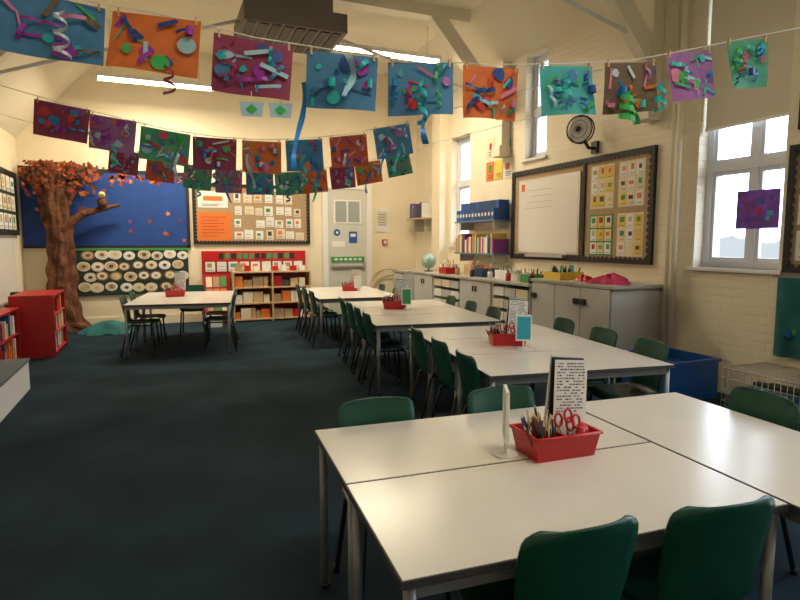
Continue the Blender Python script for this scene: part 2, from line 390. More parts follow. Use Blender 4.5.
# ---------------- right wall boards ----------------
FR=Frame((XR-EPS,0,0),(0,1,0),(-1,0,0))
m=MB();F=FR
prect(m,F,4.55,1.18,7.12,2.38,0,.02,M_tan)
scallop(m,F,4.53,1.16,7.14,2.4,.04,.04,M_border,.07)
prect(m,F,5.58,1.2,5.62,2.36,.02,.04,M_border)
m.obj('pinboard_with_border')
m=MB()
prect(m,F,5.66,1.24,6.95,2.26,.022,.045,M_alu);prect(m,F,5.685,1.265,6.925,2.235,.045,.048,M_wboard)
prect(m,F,5.9,1.2,6.7,1.235,.045,.1,M_alu)
M_gw=mat('marker_faint',(.35,.4,.42),.4)
for i in range(4): prect(m,F,6.2,2.1-i*.08,6.2+R.uniform(.3,.6),2.107-i*.08,.048,.0485,M_gw)
prect(m,F,6.8,2.1,6.88,2.2,.048,.05,M_orange)
m.obj('whiteboard')
m=MB()
for (u,v,w,h,mt) in [(4.66,1.79,.38,.5,M_paper2),(5.11,1.79,.38,.5,M_tan),(4.66,1.24,.38,.48,M_tan),(5.11,1.24,.38,.48,M_greenp)]:
    prect(m,F,u,v,u+w,v+h,.021,.024,M_paper2 if mt is M_tan else mt)
    for a in range(3):
        for b in range(3):
            if R.random()<.93: page(m,F,u+.02+a*.118,v+.02+b*h*.32,.105,h*.28,R.choice([M_paper,M_paper,M_paper2,M_yellow]),d=.024,pic=R.choice([M_tan,M_orange,M_greenp,M_wood,M_redwood,M_ink]),lines=1)
m.obj('pinboard_papers')
m=MB()
for i,(u,v) in enumerate([(7.2,2.35),(7.45,2.35),(7.7,2.35),(7.2,2.68),(7.45,2.68),(7.7,2.7)]):
    page(m,F,u,v,.22,.29,[M_paper,M_yellow,M_orange,M_paper2,M_paper,M_paper2][i],d=.0,pic=PAL[i],lines=3)
m.obj('wall_posters')
m=MB()
c=Vector((4.55,5.45,2.70))
m.tube([(XR-EPS,5.45,2.50),(4.68,5.45,2.50),(4.6,5.45,2.60)],.02,M_black,8);m.box((4.76,5.4,2.44),(XR-EPS,5.5,2.58),M_black)
nrm=Vector((-.9,-.4,0)).normalized();a=Vector((-nrm.y,nrm.x,0));b=Vector((0,0,1))
m.disc(c+nrm*.0,nrm,.14,M_white,24)
for r,off in ((.155,.02),(.155,-.04),(.1,.035),(.05,.04)):
    m.tube([c+nrm*off+a*r*math.cos(t*pi/12)+b*r*math.sin(t*pi/12) for t in range(24)],.008 if r>.15 else .003,M_black,6,closed=True)
for t in range(24):
    d=a*math.cos(t*pi/12)+b*math.sin(t*pi/12)
    m.tube([c+nrm*.04+d*.04,c+nrm*.035+d*.1,c+nrm*.0+d*.155,c-nrm*.04+d*.15],.0018,M_alu,4)
m.tube([c-nrm*.12,c-nrm*.01],.05,M_black,12);m.disc(c+nrm*.044,nrm,.035,M_black)
m.obj('wall_fan')
m=MB();y0,y1=7.2,8.4;x0=4.5
for z in (1.22,1.72): m.box((x0,y0,z-.012),(XR,y1,z+.012),M_ltrim)
for z in (1.22,1.72):
    for y in (y0+.1,y1-.1): m.box((x0+.05,y-.01,z-.13),(XR,y+.01,z-.012),M_alu)
for a,b in rowx(7.22,8.38,.03,.055,.004): m.box((x0+.01,a,1.232),(XR-.03,b,1.232+R.uniform(.2,.31)),R.choice([M_yellow,M_yellow,M_tan,M_purple,M_greenp,M_red,M_tan,M_paper,M_navy]))
for a,b in rowx(7.22,8.38,.09,.1,.006):
    mt=M_navy if R.random()<.8 else M_blue
    m.box((x0+.01,a,1.732),(XR-.03,b,1.732+.17),mt);m.box((x0+.09,a,1.902),(XR-.03,b,2.02),mt)
    m.box((x0+.005,a+.025,1.79),(x0+.01,b-.025,1.84),M_paper)
m.obj('wall_shelf_files')
m=MB();m.box((4.5,9.6,1.83),(XR,10.4,1.855),M_wood);m.box((4.6,9.7,1.6),(XR,9.72,1.83),M_alu);m.box((4.6,10.25,1.6),(XR,10.27,1.83),M_alu)
for a,b in rowx(9.63,10.35,.03,.08,.004): m.box((4.54,a,1.855),(4.76,b,1.855+R.uniform(.2,.3)),R.choice([M_ink,M_paper,M_black,M_navy,M_tealp,M_purple,M_paper2]))
m.obj('wall_shelf_books')
# ---------------- counter/cabinets ----------------
CF=4.1
m=MB()
m.box((CF+.03,4.4,.07),(XR-.025,5.7,.93),M_cab);m.box((CF+.08,4.42,0),(XR-.025,5.68,.07),M_handle)
m.box((CF,4.36,.93),(XR-.005,5.72,.965),M_ctop)
for i in range(3):
    ya=4.41+i*.43;m.box((CF+.008,ya,.09),(CF+.03,ya+.42,.92),M_cab)
    yy=ya+.37 if i%2==0 else ya+.05
    m.box((CF-.015,yy-.04,.74),(CF+.008,yy+.04,.80),M_handle)
m.obj('storage_cabinet',bevel=.003)
m=MB()
m.box((CF-.02,5.73,.86),(XR-.005,9.18,.89),M_ctop)
seg=[(5.75,6.6,'tray'),(6.6,7.5,'door'),(7.5,8.4,'tray'),(8.4,9.16,'door')]
for a,b,k in seg:
    m.box((CF+.02,a,0),(XR-.025,a+.02,.86),M_cab);m.box((CF+.02,b-.02,0),(XR-.025,b,.86),M_cab);m.box((XR-.045,a+.02,0),(XR-.025,b-.02,.86),M_cab);m.box((CF+.02,a+.02,0),(XR-.045,b-.02,.04),M_cab)
    if k=='door':
        h=(b-a-.05)/2
        for j in range(2):
            m.box((CF,a+.022+j*(h+.006),.05),(CF+.02,a+.022+j*(h+.006)+h,.85),M_cab);m.box((CF-.012,a+.02+h-.05+j*.08,.7),(CF,a+.02+h-.02+j*.08,.78),M_handle)
    else:
        n=3;w=(b-a-.06)/n
        for j in range(n):
            for r_ in range(5):
                m.box((CF+.005,a+.03+j*w,.06+r_*.16),(XR-.05,a+.03+j*w+w-.02,.06+r_*.16+.11),R.choice([M_white,M_paper2,M_white,M_cab,M_cab]) )
m.obj('counter_units')
m=MB();m.box((4.08,9.55,0),(XR-.025,10.05,.84),M_cab);m.box((4.05,9.54,.84),(XR-.005,10.07,.87),M_ctop)
for j in range(2): m.box((4.06,9.57+j*.235,.06),(4.08,9.795+j*.235,.82),M_cab);m.box((4.045,9.75+j*.08,.6),(4.06,9.77+j*.08,.7),M_handle)
m.obj('corner_cabinet')
m=MB()
for (x,y,w,d,h,mt) in [(4.35,5.95,.3,.25,.1,M_greenp),(4.4,6.35,.25,.2,.09,M_paper),(4.5,6.8,.25,.3,.12,M_paper),(4.45,7.3,.3,.22,.12,M_navy),(4.5,7.75,.2,.3,.16,M_wood),(4.3,8.2,.25,.25,.1,M_red),(4.5,8.6,.2,.25,.14,M_paper)]:
    z=.89;t=.012
    m.box((x-w/2,y-d/2,z),(x+w/2,y+d/2,z+t),mt)
    m.box((x-w/2,y-d/2,z+t),(x-w/2+t,y+d/2,z+h),mt);m.box((x+w/2-t,y-d/2,z+t),(x+w/2,y+d/2,z+h),mt)
    m.box((x-w/2+t,y-d/2,z+t),(x+w/2-t,y-d/2+t,z+h),mt);m.box((x-w/2+t,y+d/2-t,z+t),(x+w/2-t,y+d/2,z+h),mt)
    for j in range(9):
        px,py=x+R.uniform(-.35,.35)*w,y+R.uniform(-.35,.35)*d
        m.tube([(px,py,z+t),(px+R.uniform(-.03,.03),py+R.uniform(-.03,.03),z+h+R.uniform(.02,.09))],.008,R.choice(PALM+[M_paper]),5)
for i in range(6):
    y=5.85+i*.5;x=4.2+R.uniform(0,.1)
    m.tube([(x,y,.89),(x,y,.89+.1)],.035,R.choice([M_black,M_tan,M_paper,M_redwood,M_navy]),12)
    for j in range(5): m.tube([(x+R.uniform(-.015,.015),y+R.uniform(-.015,.015),.99),(x+R.uniform(-.04,.04),y+R.uniform(-.04,.04),1.05+R.uniform(0,.03))],.004,R.choice(PALM),5)
m.obj('stationery_trays')
m=MB()
m.box((4.22,5.32,.965),(4.56,5.62,.98),M_yellow)
for a,b in (((4.22,5.32,.98),(4.235,5.62,1.05)),((4.545,5.32,.98),(4.56,5.62,1.05)),((4.235,5.32,.98),(4.545,5.335,1.05)),((4.235,5.605,.98),(4.545,5.62,1.05))): m.box(a,b,M_yellow)
for j in range(18):
    px,py=R.uniform(4.26,4.52),R.uniform(5.36,5.58)
    m.tube([(px,py,.98),(px+R.uniform(-.04,.04),py+R.uniform(-.04,.04),1.08+R.uniform(0,.05))],.01,R.choice([M_greenp,M_tealp,M_black,M_black]),6)
m.obj('yellow_pen_tray')
def heap(name,cx,cy,z,rx,ry,h,mt,seed):
    m=MB()
    def f(u,v):
        a=u*2*pi;r=1-v
        rr=r*(1+.18*math.sin(3*a+seed)+.1*math.sin(7*a+seed*2))
        zz=h*(1-r**2)*(1+.3*math.sin(5*a+6*v+seed))+.012*math.sin(9*a+11*v)
        return (cx+rx*rr*math.cos(a),cy+ry*rr*math.sin(a),z+max(.002,zz))
    m.grid(f,48,10,mt);return m.obj(name)
heap('folded_magenta_cloth',4.36,4.66,.965,.2,.25,.08,M_pink,1.0)
heap('red_pencil_case',4.38,5.10,.965,.1,.12,.05,M_red,2.0)
gx,gy=4.3,8.98
m=MB();m.tube([(gx,gy,.89),(gx,gy,.905)],.08,M_black,20);m.tube([(gx,gy,.905),(gx,gy,.95)],.012,M_black)
M_globe=mat('globe_map',(.08,.35,.55),.3)
g=M_globe.node_tree;n=g.nodes.new('ShaderNodeTexNoise');n.inputs['Scale'].default_value=6;r_=g.nodes.new('ShaderNodeValToRGB');r_.color_ramp.interpolation='CONSTANT'
r_.color_ramp.elements[0].color=(.2,.4,.45,1);r_.color_ramp.elements[1].color=(.45,.5,.28,1);r_.color_ramp.elements[1].position=.5
g.links.new(n.outputs['Fac'],r_.inputs[0]);g.links.new(r_.outputs[0],g.nodes['Principled BSDF'].inputs['Base Color'])
m.sphere((gx,gy,1.07),.125,M_globe,seg=24)
m.tube([(gx+.14*math.sin(t*pi/10),gy,1.07-.14*math.cos(t*pi/10)) for t in range(0,11)],.006,M_alu,6)
m.obj('globe')
m=MB();x0,x1,y0,y1,h=4.06,4.6,3.55,4.15,.36;t=.015
m.box((x0,y0,0),(x1,y1,t),M_blue)
m.box((x0,y0,t),(x0+t,y1,h),M_blue);m.box((x1-t,y0,t),(x1,y1,h),M_blue);m.box((x0+t,y0,t),(x1-t,y0+t,h),M_blue);m.box((x0+t,y1-t,t),(x1-t,y1,h),M_blue)
m.box((x0-.015,y0-.015,h-.03),(x0,y1+.015,h),M_blue);m.box((x1,y0-.015,h-.03),(x1+.015,y1+.015,h),M_blue);m.box((x0,y0-.015,h-.03),(x1,y0,h),M_blue);m.box((x0,y1,h-.03),(x1,y1+.015,h),M_blue)
m.box((x0+.05,y0+.05,t),(x1-.06,y1-.05,.28),M_navy)
m.obj('blue_storage_box')
m=MB();x0,x1,y0,y1,h=4.2,4.72,2.2,3.2,.38
M_wire=mat('wire_metal',(.45,.42,.36),.4,metal=.6)
for z in (.02,.11,.20,.29,h): m.tube([(x0,y0,z),(x1,y0,z),(x1,y1,z),(x0,y1,z)],.006 if z==h else .003,M_wire,5,closed=True)
for i in range(22):
    y=y0+(y1-y0)*i/21
    m.tube([(x0,y,h),(x0,y,.02),(x1,y,.02),(x1,y,h)],.003,M_wire,4)
    m.tube([(x0,y,h),(x1,y,h)],.003,M_wire,4)
for i in range(1,12):
    x=x0+(x1-x0)*i/12
    m.tube([(x,y0,h),(x,y0,.02),(x,y1,.02),(x,y1,h),(x,y0,h)],.003,M_wire,4)
for i in range(5):
    m.box((x0+.05+.09*i,y0+.08+.05*i,.03),(x0+.12+.09*i,y1-.1,.2+.03*(i%3)),R.choice([M_black,M_navy,M_dkgreen]))
m.obj('wire_storage_basket')
m=MB();F=FR
prect(m,F,2.25,1.18,3.11,2.15,.0,.03,M_tan);scallop(m,F,2.22,1.15,3.14,2.18,.04,.05,M_border,.07)
for a in range(3):
    for b in range(3): page(m,F,2.34+a*.25,1.25+b*.29,.21,.24,M_paper,d=.03,pic=R.choice(PALM),lines=2)
m.obj('side_pinboard')
m=MB();m.grid(lambda u,v:(XR-.06-.03*math.sin(u*22)*(1-.5*v),2.3+.86*u,.45+.66*v),60,6,M_teal)
for i in range(14):
    u=R.uniform(2.35,3.1);v=R.uniform(.6,1.05);m.disc((XR-.1,u,v),(-1,0,0),R.uniform(.02,.05),R.choice([M_blue,M_tealp,M_greenp,M_purple]),12)
m.obj('teal_fabric_hanging')
m=MB();F=FR;prect(m,F,2.72,2.3,3.1,2.62,0,.03,M_dkgreen);prect(m,F,2.76,2.34,3.06,2.58,.03,.034,M_greenp);m.obj('exit_sign')
m=MB();prect(m,Frame((XR+.115,0,0),(0,1,0),(-1,0,0)),3.30,1.52,3.70,1.86,0,.003,M_art)
F2=Frame((XR+.112,0,0),(0,1,0),(-1,0,0))
for i in range(12):
    u=R.uniform(3.32,3.62);v=R.uniform(1.54,1.8);prect(m,F2,u,v,u+R.uniform(.02,.06),v+R.uniform(.02,.06),0,.002,R.choice([M_purple,M_blue,M_tealp,M_pink]))
m.obj('window_artwork')
# ---------------- left side ----------------
FL=Frame((XL+EPS,0,0),(0,1,0),(1,0,0))
m=MB();F=FL
prect(m,F,8.6,1.52,10.25,2.4,0,.02,M_dkgreen);scallop(m,F,8.58,1.5,10.27,2.42,.04,.04,M_border,.07)
for a in range(6):
    for b in range(3): page(m,F,8.7+a*.25,1.58+b*.27,.2,.22,R.choice([M_paper,M_paper2]),pic=R.choice(PALM),lines=2)
m.obj('pinboard_left')
m=MB();prect(m,F,8.3,.55,9.9,1.48,0,.03,M_alu);prect(m,F,8.33,.58,9.87,1.45,.03,.034,M_wboard);m.obj('whiteboard_left')
def openshelf(name,x0,x1,y0,y1,h,mt,nsh,seed):
    r=random.Random(seed);m=MB();t=.02
    m.box((x0,y0,0),(x1,y0+t,h),mt);m.box((x0,y1-t,0),(x1,y1,h),mt);m.box((x0,y0+t,0),(x0+t,y1-t,h),mt);m.box((x0,y0,h),(x1,y1,h+t),mt)
    for i in range(nsh):
        z=.04+i*(h-.04)/nsh;m.box((x0+t,y0+t,z),(x1-.005,y1-t,z+t),mt)
        y=y0+.03
        while y<y1-.08:
            w=r.uniform(.02,.05);hh=min((h/nsh)-.06,r.uniform(.14,.24))
            m.box((x0+.06,y,z+t),(x1-r.uniform(.02,.08),y+w-.003,z+t+hh),r.choice(PALM+[M_paper,M_navy,M_orange]));y+=w
    m.obj(name)
openshelf('red_bookcase',-1.68,-1.22,7.95,8.85,.74,M_redwood,3,3)
openshelf('red_bookcase',-1.97,-1.56,6.95,7.85,.62,M_redwood,2,4)
m=MB()
m.box((-1.98,4.6,0),(-1.2,6.3,.27),M_white);m.box((-1.98,4.59,.27),(-1.19,6.31,.3),M_box);m.obj('low_stage_block',bevel=.006)
m=MB()
for i in range(5):
    y=9.1+i*.14;m.box((-1.95,y,0),(-1.74,y+.12,.5+.1*(i%3)),R.choice([M_greenp,M_wood,M_dkgreen,M_paper2]))
m.obj('stacked_folders')
# ---------------- tables ----------------
def table_mesh(w,d):
    m=MB();h=.65
    m.box((-w/2,-d/2,h-.022),(w/2,d/2,h-.002),M_tedge);m.box((-w/2+.004,-d/2+.004,h-.002),(w/2-.004,d/2-.004,h),M_ttop)
    for sx in (-1,1):
        for sy in (-1,1):
            x,y=sx*(w/2-.03),sy*(d/2-.03)
            m.tube([(x,y,.012),(x,y,h-.022)],.016,M_steel,12);m.tube([(x,y,0),(x,y,.02)],.019,M_black,12)
    m.box((-w/2+.04,-d/2+.02,h-.06),(w/2-.04,-d/2+.04,h-.022),M_steel);m.box((-w/2+.04,d/2-.04,h-.06),(w/2-.04,d/2-.02,h-.022),M_steel)
    m.box((-w/2+.02,-d/2+.04,h-.06),(-w/2+.04,d/2-.04,h-.022),M_steel);m.box((w/2-.04,-d/2+.04,h-.06),(w/2-.02,d/2-.04,h-.022),M_steel)
    return m.mesh('classroom_table')
def tabs(w,d,c0,step,n,rz):
    me=table_mesh(w,d)
    for i in range(n): inst(me,'classroom_table',(c0[0]+step[0]*i,c0[1]+step[1]*i,0),rz)
tabs(1.18,.54,(1.11,1.87),(-.038,-.542),2,-4)
tabs(.64,1.2,(2.00,1.476),(0,0),1,-4)
tabs(1.22,.6,(2.33,2.91),(.09,.597),3,-8.5)
tabs(1.24,.7,(2.43,5.04),(.098,.698),3,-8)
tabs(1.18,.65,(2.52,7.6),(.0455,.651),3,-4)
tabs(1.24,.6,(.21,7.71),(.0837,.596),3,-8)
# ---------------- chairs ----------------
def chair_mesh():
    m=MB()
    prof=[(.19,.375,.15),(.17,.392,.17),(.10,.398,.18),(0,.394,.18),(-.10,.396,.175),(-.15,.408,.165),(-.178,.44,.155),(-.19,.49,.155),(-.203,.56,.163),(-.218,.65,.168),(-.228,.69,.168),(-.232,.712,.164),(-.234,.727,.155),(-.235,.737,.14),(-.2355,.742,.12)]
    n=len(prof)-1
    def f(u,v):
        y,z,hw=prof[round(v*n)];s=u*2-1;k=round(v*n)
        back=min(1,max(0,(k-4)/3))
        return Vector((s*hw,y+back*.032*s*s,z+(1-back)*.014*s*s))
    F=m.grid(f,10,n,M_green)
    bmesh.ops.recalc_face_normals(m.bm,faces=F)
    bmesh.ops.solidify(m.bm,geom=F,thickness=.007)
    for f_ in m.bm.faces: f_.smooth=True
    for sx in (-1,1):
        m.tube([(sx*.13,.13,.385),(sx*.15,.15,.36),(sx*.175,.175,.01)],.011,M_dsteel,8);m.tube([(sx*.13,-.1,.385),(sx*.15,-.13,.36),(sx*.175,-.22,.01)],.011,M_dsteel,8)
        m.tube([(sx*.13,.13,.383),(sx*.13,-.1,.383)],.009,M_dsteel,8)
        for y in (.175,-.22): m.tube([(sx*.175,y,0),(sx*.175,y,.03)],.014,M_black,8)
    m.tube([(-.13,.13,.383),(.13,.13,.383)],.009,M_dsteel,8);m.tube([(-.13,-.1,.383),(.13,-.1,.383)],.009,M_dsteel,8)
    return m.mesh('school_chair')
cm=chair_mesh()
CH=[(.91,1.22,-4),(1.34,1.17,-8),(.80,2.0,176),(1.38,1.96,174),(2.22,1.66,84),
 (1.86,2.93,-98),(1.93,3.42,-97),(2.0,3.94,-99),(2.82,2.86,81),(2.91,3.40,82),(3.0,3.98,80),
 (1.97,5.02,-98),(2.04,5.5,-99),(2.11,6.0,-97),(2.18,6.5,-98),(2.9,4.95,82),(2.98,5.55,81),(3.07,6.2,80),
 (2.08,7.6,-94),(2.12,8.2,-93),(2.16,8.8,-95),(2.93,7.6,86),(2.97,8.3,85),
 (-.25,7.75,-98),(-.17,8.3,-97),(.66,7.65,82),(.74,8.25,81),(.42,9.1,172)]
for x,y,a in CH: inst(cm,'school_chair',(x,y,0),a)
# ---------------- caddies and sign stands ----------------
def caddy(x,y,rz,seed):
    r=random.Random(seed);m=MB();w,d,h,t=.26,.17,.09,.006
    def shell(k,o):
        bw,bd=(w-.03)/2-o,(d-.03)/2-o;tw,td=w/2-o,d/2-o
        B=[(-bw,-bd,.0+o),(bw,-bd,o),(bw,bd,o),(-bw,bd,o)];T=[(-tw,-td,h),(tw,-td,h),(tw,td,h),(-tw,td,h)]
        m.face(B,M_red)
        for i in range(4): m.face([B[i],B[(i+1)%4],T[(i+1)%4],T[i]],M_red)
        return T
    T1=shell(0,0);T2=shell(1,t)
    for i in range(4): m.face([T1[i],T1[(i+1)%4],T2[(i+1)%4],T2[i]],M_red)
    m.tube([(a*1.02,b*1.02,h-.004) for a,b,_ in T1],.006,M_red,6,closed=True)
    m.box((-.01,-d/2+.012,.008),(-.006,d/2-.012,h-.005),M_red)
    for i in range(34):
        px,py=r.uniform(-.11,-.02),r.uniform(-.055,.055)
        q=Vector((px+r.uniform(-.045,.03),py+r.uniform(-.03,.03),r.uniform(.1,.15)))
        mt=r.choice([M_wood,M_bark,M_black,M_black,M_redwood,M_navy,M_bark,M_wood])
        m.tube([(px,py,.01),q],.0042,mt,6);dv=(q-Vector((px,py,.01))).normalized()
        m.tube([q,q+dv*.014],[.0042,.0008],M_paper2,6)
    for sx,sz in ((-.01,.13),(.022,.145),(.05,.125),(.03,.115)):
        cc=Vector((sx,-.035-sx*.3,sz))
        m.tube([cc+Vector((.015*math.cos(k*pi/7),.004*math.sin(k*pi/7),.022*math.sin(k*pi/7))) for k in range(14)],.0045,M_red,6,closed=True)
        m.tube([cc-Vector((0,0,.022)),(.03,-.03,.04)],.004,M_alu,6)
    m.tube([(.07,-.05,.03),(.075,-.05,.1)],.012,M_red,8);m.sphere((.09,-.03,.08),.025,M_red)
    for i,(yy,tilt,mt) in enumerate([(.055,.06,M_paper),(.035,.1,M_black),(.015,.10,M_paper)]):
        Mx=Matrix.Translation((.05+.01*i,yy,.015))@Matrix.Rotation(.14-.03*i,4,'Y')@Matrix.Rotation(-tilt,4,'X')
        H=.32-.006*i
        m.box((-.07,-.0015,0),(.07,.0015,H),mt,Mx)
        if mt is M_paper:
            for a in range(17):
                xx=-.06
                while xx<.055:
                    wq=r.uniform(.004,.014)
                    if r.random()<.75: m.box((xx,-.0025,.12+a*.0108),(min(.062,xx+wq),-.0016,.1245+a*.0108),M_ink if r.random()<.9 else M_tan,Mx)
                    xx+=wq+.004
    return m.obj('stationery_caddy',(x,y,.65),rz)
def stand(x,y,rz,mt):
    m=MB()
    m.tube([(0,0,0),(0,0,.006)],.045,M_white,24);m.tube([(0,0,.006),(0,0,.06)],.006,M_white,10)
    m.box((-.055,-.006,.055),(.055,.006,.24),M_white);m.box((-.047,-.008,.068),(.047,-.0062,.228),mt);m.box((-.047,.0062,.068),(.047,.008,.228),mt)
    return m.obj('table_sign_stand',(x,y,.65),rz,bevel=.0015)
caddy(1.275,1.61,-3,1);stand(1.10,1.66,62,M_paper)
caddy(2.33,3.52,-20,2);stand(2.34,3.33,-25,M_tealp)
caddy(2.42,5.95,-20,3);stand(2.5,5.78,-15,M_greenp)
caddy(2.69,8.4,-20,4);caddy(.16,8.45,5,5)
stand(2.75,8.22,-5,M_paper)
# ---------------- bunting ----------------
def C3(n,c,**k): return mat(n,c,.75,noise=.12,nscale=14,**k)
PB=C3('card_blue',(.06,.22,.44));PO=C3('card_orange',(.68,.17,.04));PMa=C3('card_maroon',(.27,.04,.11));PT=C3('card_teal',(.06,.40,.42))
PG=C3('card_green',(.08,.36,.22));PP=C3('card_purple',(.34,.15,.42));PD=C3('card_olive',(.16,.11,.07));PR=C3('card_rust',(.52,.10,.05))
RIB=[mat('foil_blue',(.01,.20,.52),.3,metal=.2),mat('foil_teal',(.02,.50,.54),.3),mat('foil_green',(.05,.46,.11),.35),mat('foil_violet',(.32,.04,.40),.3),mat('foil_silver',(.55,.65,.69),.3,metal=.2),mat('foil_red',(.56,.03,.05),.35),mat('foil_navy',(.02,.07,.30),.3),mat('tissue_pale_blue',(.36,.60,.72),.6),mat('tissue_pink',(.66,.22,.38),.6)]
def curl(m,top,L,rad,turns,mt,wd=.016):
    top=Vector(top);N=int(turns*14);pr=None
    for i in range(N+1):
        t=i/N;a=t*turns*2*pi
        p=top+Vector((rad*math.cos(a)*(.6+.4*t),rad*math.sin(a)*(.6+.4*t),-L*t));q=p-Vector((0,0,wd))
        if pr: m.face([pr[0],p,q,pr[1]],mt,smooth=True)
        pr=(p,q)
def streamer(m,top,L,wd,mt,d,ph=0):
    top=Vector(top);n=Vector((d.y,-d.x,0))
    def f(u,v):
        tw=.9*math.sin(v*5+ph);c=top+d*(.03*math.sin(v*4+ph))+n*(.02*math.cos(v*6+ph))+Vector((0,0,-L*v))
        return c+(d*math.cos(tw)+n*math.sin(tw))*(u-.5)*wd
    m.grid(f,1,20,mt)
def garland(k,xs,zs,cols,w,h,dy,seed,ends):
    r=random.Random(seed);m=MB();d=Vector((1,dy,0)).normalized();n=Vector((d.y,-d.x,0))
    P=[Vector((x,k+dy*x,z)) for x,z in zip(xs,zs)]
    S=[Vector((e[0],k+dy*e[0],e[1])) for e in ends]
    pts=[S[0]]+[p+Vector((0,0,.012)) for p in P]+[S[1]]
    m.tube(pts,.0035,M_paper,5)
    for i,p in enumerate(P):
        a=P[max(0,i-1)];b=P[min(len(P)-1,i+1)];sl=(b.z-a.z)/max(.01,(b-a).length)*.75+r.uniform(-.04,.04)
        ww=w[i] if isinstance(w,list) else w
        ph=r.uniform(0,6);yaw=r.uniform(-.2,.2)
        dd=(Matrix.Rotation(yaw,3,'Z')@d);nn=Vector((dd.y,-dd.x,0))
        ax=(dd+Vector((0,0,sl))).normalized();dn=Vector((0,0,-1))+dd*sl*.8+nn*r.uniform(-.08,.12);dn.normalize()
        def S_(s,t,off=0):
            return p+ax*(s-.5)*ww+dn*t*h+nn*(off+.014*math.sin(s*5+ph)*t+.022*t*t*math.sin(ph+s*3))
        m.grid(lambda u,v:S_(u,v),8,6,cols[i])
        for sd in (0,1): 
            q=S_(.06+.88*sd,0);m.box((-.005,-.007,-.022),(.005,.007,.018),M_wood,Matrix.Translation(q))
        theme=r.sample(RIB,4)+[r.choice(cols),r.choice(RIB)]
        for j in range(r.randint(13,19)):
            s=.06+.86*((j*.382+r.uniform(-.1,.1))%1.0);t=.08+.8*((j*.618*2.3+r.uniform(-.12,.12))%1.0);mt=r.choice(theme);q=r.random()
            s=min(.9,max(.1,s));t=min(.88,max(.12,t))
            off=.004+.0010*j
            if q<.3:
                l,wd,an=r.uniform(.12,.4),r.uniform(.03,.09),r.uniform(0,3.1)
                ca,sa=math.cos(an),math.sin(an)
                L=[(s-ca*l/2+sa*wd/2*.7,t-sa*l/2-ca*wd/2),(s+ca*l/2+sa*wd/2*.7,t+sa*l/2-ca*wd/2),(s+ca*l/2-sa*wd/2*.7,t+sa*l/2+ca*wd/2),(s-ca*l/2-sa*wd/2*.7,t-sa*l/2+ca*wd/2)]
                L=[(min(.97,max(.03,x)),min(.97,max(.03,y))) for x,y in L]
                m.face([S_(x,y,off) for x,y in L],mt)
            elif q<.40:
                rr=r.uniform(.05,.12)
                m.face([S_(min(.98,max(.02,s+rr*math.cos(e*pi/8))),min(.98,max(.02,t+rr*1.3*math.sin(e*pi/8))),off) for e in range(16)],mt)
            elif q<.56:
                N=r.randint(4,7);rr=r.uniform(.06,.16)
                m.face([S_(min(.98,max(.02,s+rr*r.uniform(.5,1)*math.cos(e*2*pi/N))),min(.98,max(.02,t+rr*1.3*r.uniform(.5,1)*math.sin(e*2*pi/N))),off) for e in range(N)],mt)
            elif q<.84:
                l,wd,an=r.uniform(.15,.42),r.uniform(.035,.07),r.uniform(0,3.1);ca,sa=math.cos(an),math.sin(an);bl=r.uniform(.012,.03)
                def ar(u,v):
                    x=min(.97,max(.03,s+ca*l*(u-.5)-sa*wd*(v-.5)));y=min(.97,max(.03,t+sa*l*(u-.5)*1.2+ca*wd*1.3*(v-.5)))
                    return S_(x,y,off+bl*abs(math.sin(pi*u*(1 if l<.28 else 2))))
                m.grid(ar,14,1,mt)
            elif q<.93:
                c=S_(s,t,.03);rr=r.uniform(.012,.022)
                for e in range(12):
                    a0,a1=e*2*pi/12,(e+1)*2*pi/12
                    A=c+ax*rr*math.cos(a0)+nn*rr*math.sin(a0);B=c+ax*rr*math.cos(a1)+nn*rr*math.sin(a1)
                    m.face([A,B,B+dn*.04,A+dn*.04],mt)
            else: curl(m,S_(s,t*.6,.03),r.uniform(.06,.12),.018,2.5,mt,.012)
    return m,P,d,n
m,P,d,n=garland(3.07,[-.42,.03,.467,.893,1.29,1.668,2.09,2.474,2.83,3.20],[2.52,2.47,2.39,2.35,2.33,2.33,2.36,2.40,2.48,2.57],
 [PB,PO,PMa,PB,PB,PO,PT,PD,PP,PG],[.45,.42,.38,.36,.34,.33,.33,.32,.30,.30],.27,-.208,11,[(-1.99,2.75),(4.79,2.95)])
Z=lambda z:Vector((0,0,z))
curl(m,P[0]+n*.05+d*.05+Z(-.05),.22,.04,3,RIB[4]);curl(m,P[2]+n*.05-d*.12+Z(-.02),.16,.045,2.5,PMa)
streamer(m,P[2]+n*.03+d*.21+Z(-.2),.42,.03,RIB[0],d,1);curl(m,P[4]+n*.05+Z(-.08),.24,.03,2.5,RIB[1],.025);streamer(m,P[4]+n*.04+d*.03+Z(-.2),.22,.035,RIB[0],d,2)
curl(m,P[7]+n*.05-d*.05+Z(-.16),.16,.05,3,RIB[2],.03);streamer(m,P[7]+n*.04+d*.02+Z(-.2),.14,.04,RIB[2],d,3);curl(m,P[8]+n*.04-d*.2+Z(-.18),.16,.04,2.5,RIB[1],.02);curl(m,P[1]+n*.04+d*.05+Z(-.2),.16,.03,2.5,PMa,.015)
curl(m,P[6]+n*.05-d*.02+Z(-.05),.14,.03,2.5,RIB[1],.02);curl(m,P[9]+n*.05-d*.1+Z(-.05),.12,.03,2.5,RIB[2],.02);streamer(m,P[3]+n*.04+d*.02+Z(-.02),.2,.04,RIB[7],d,0)
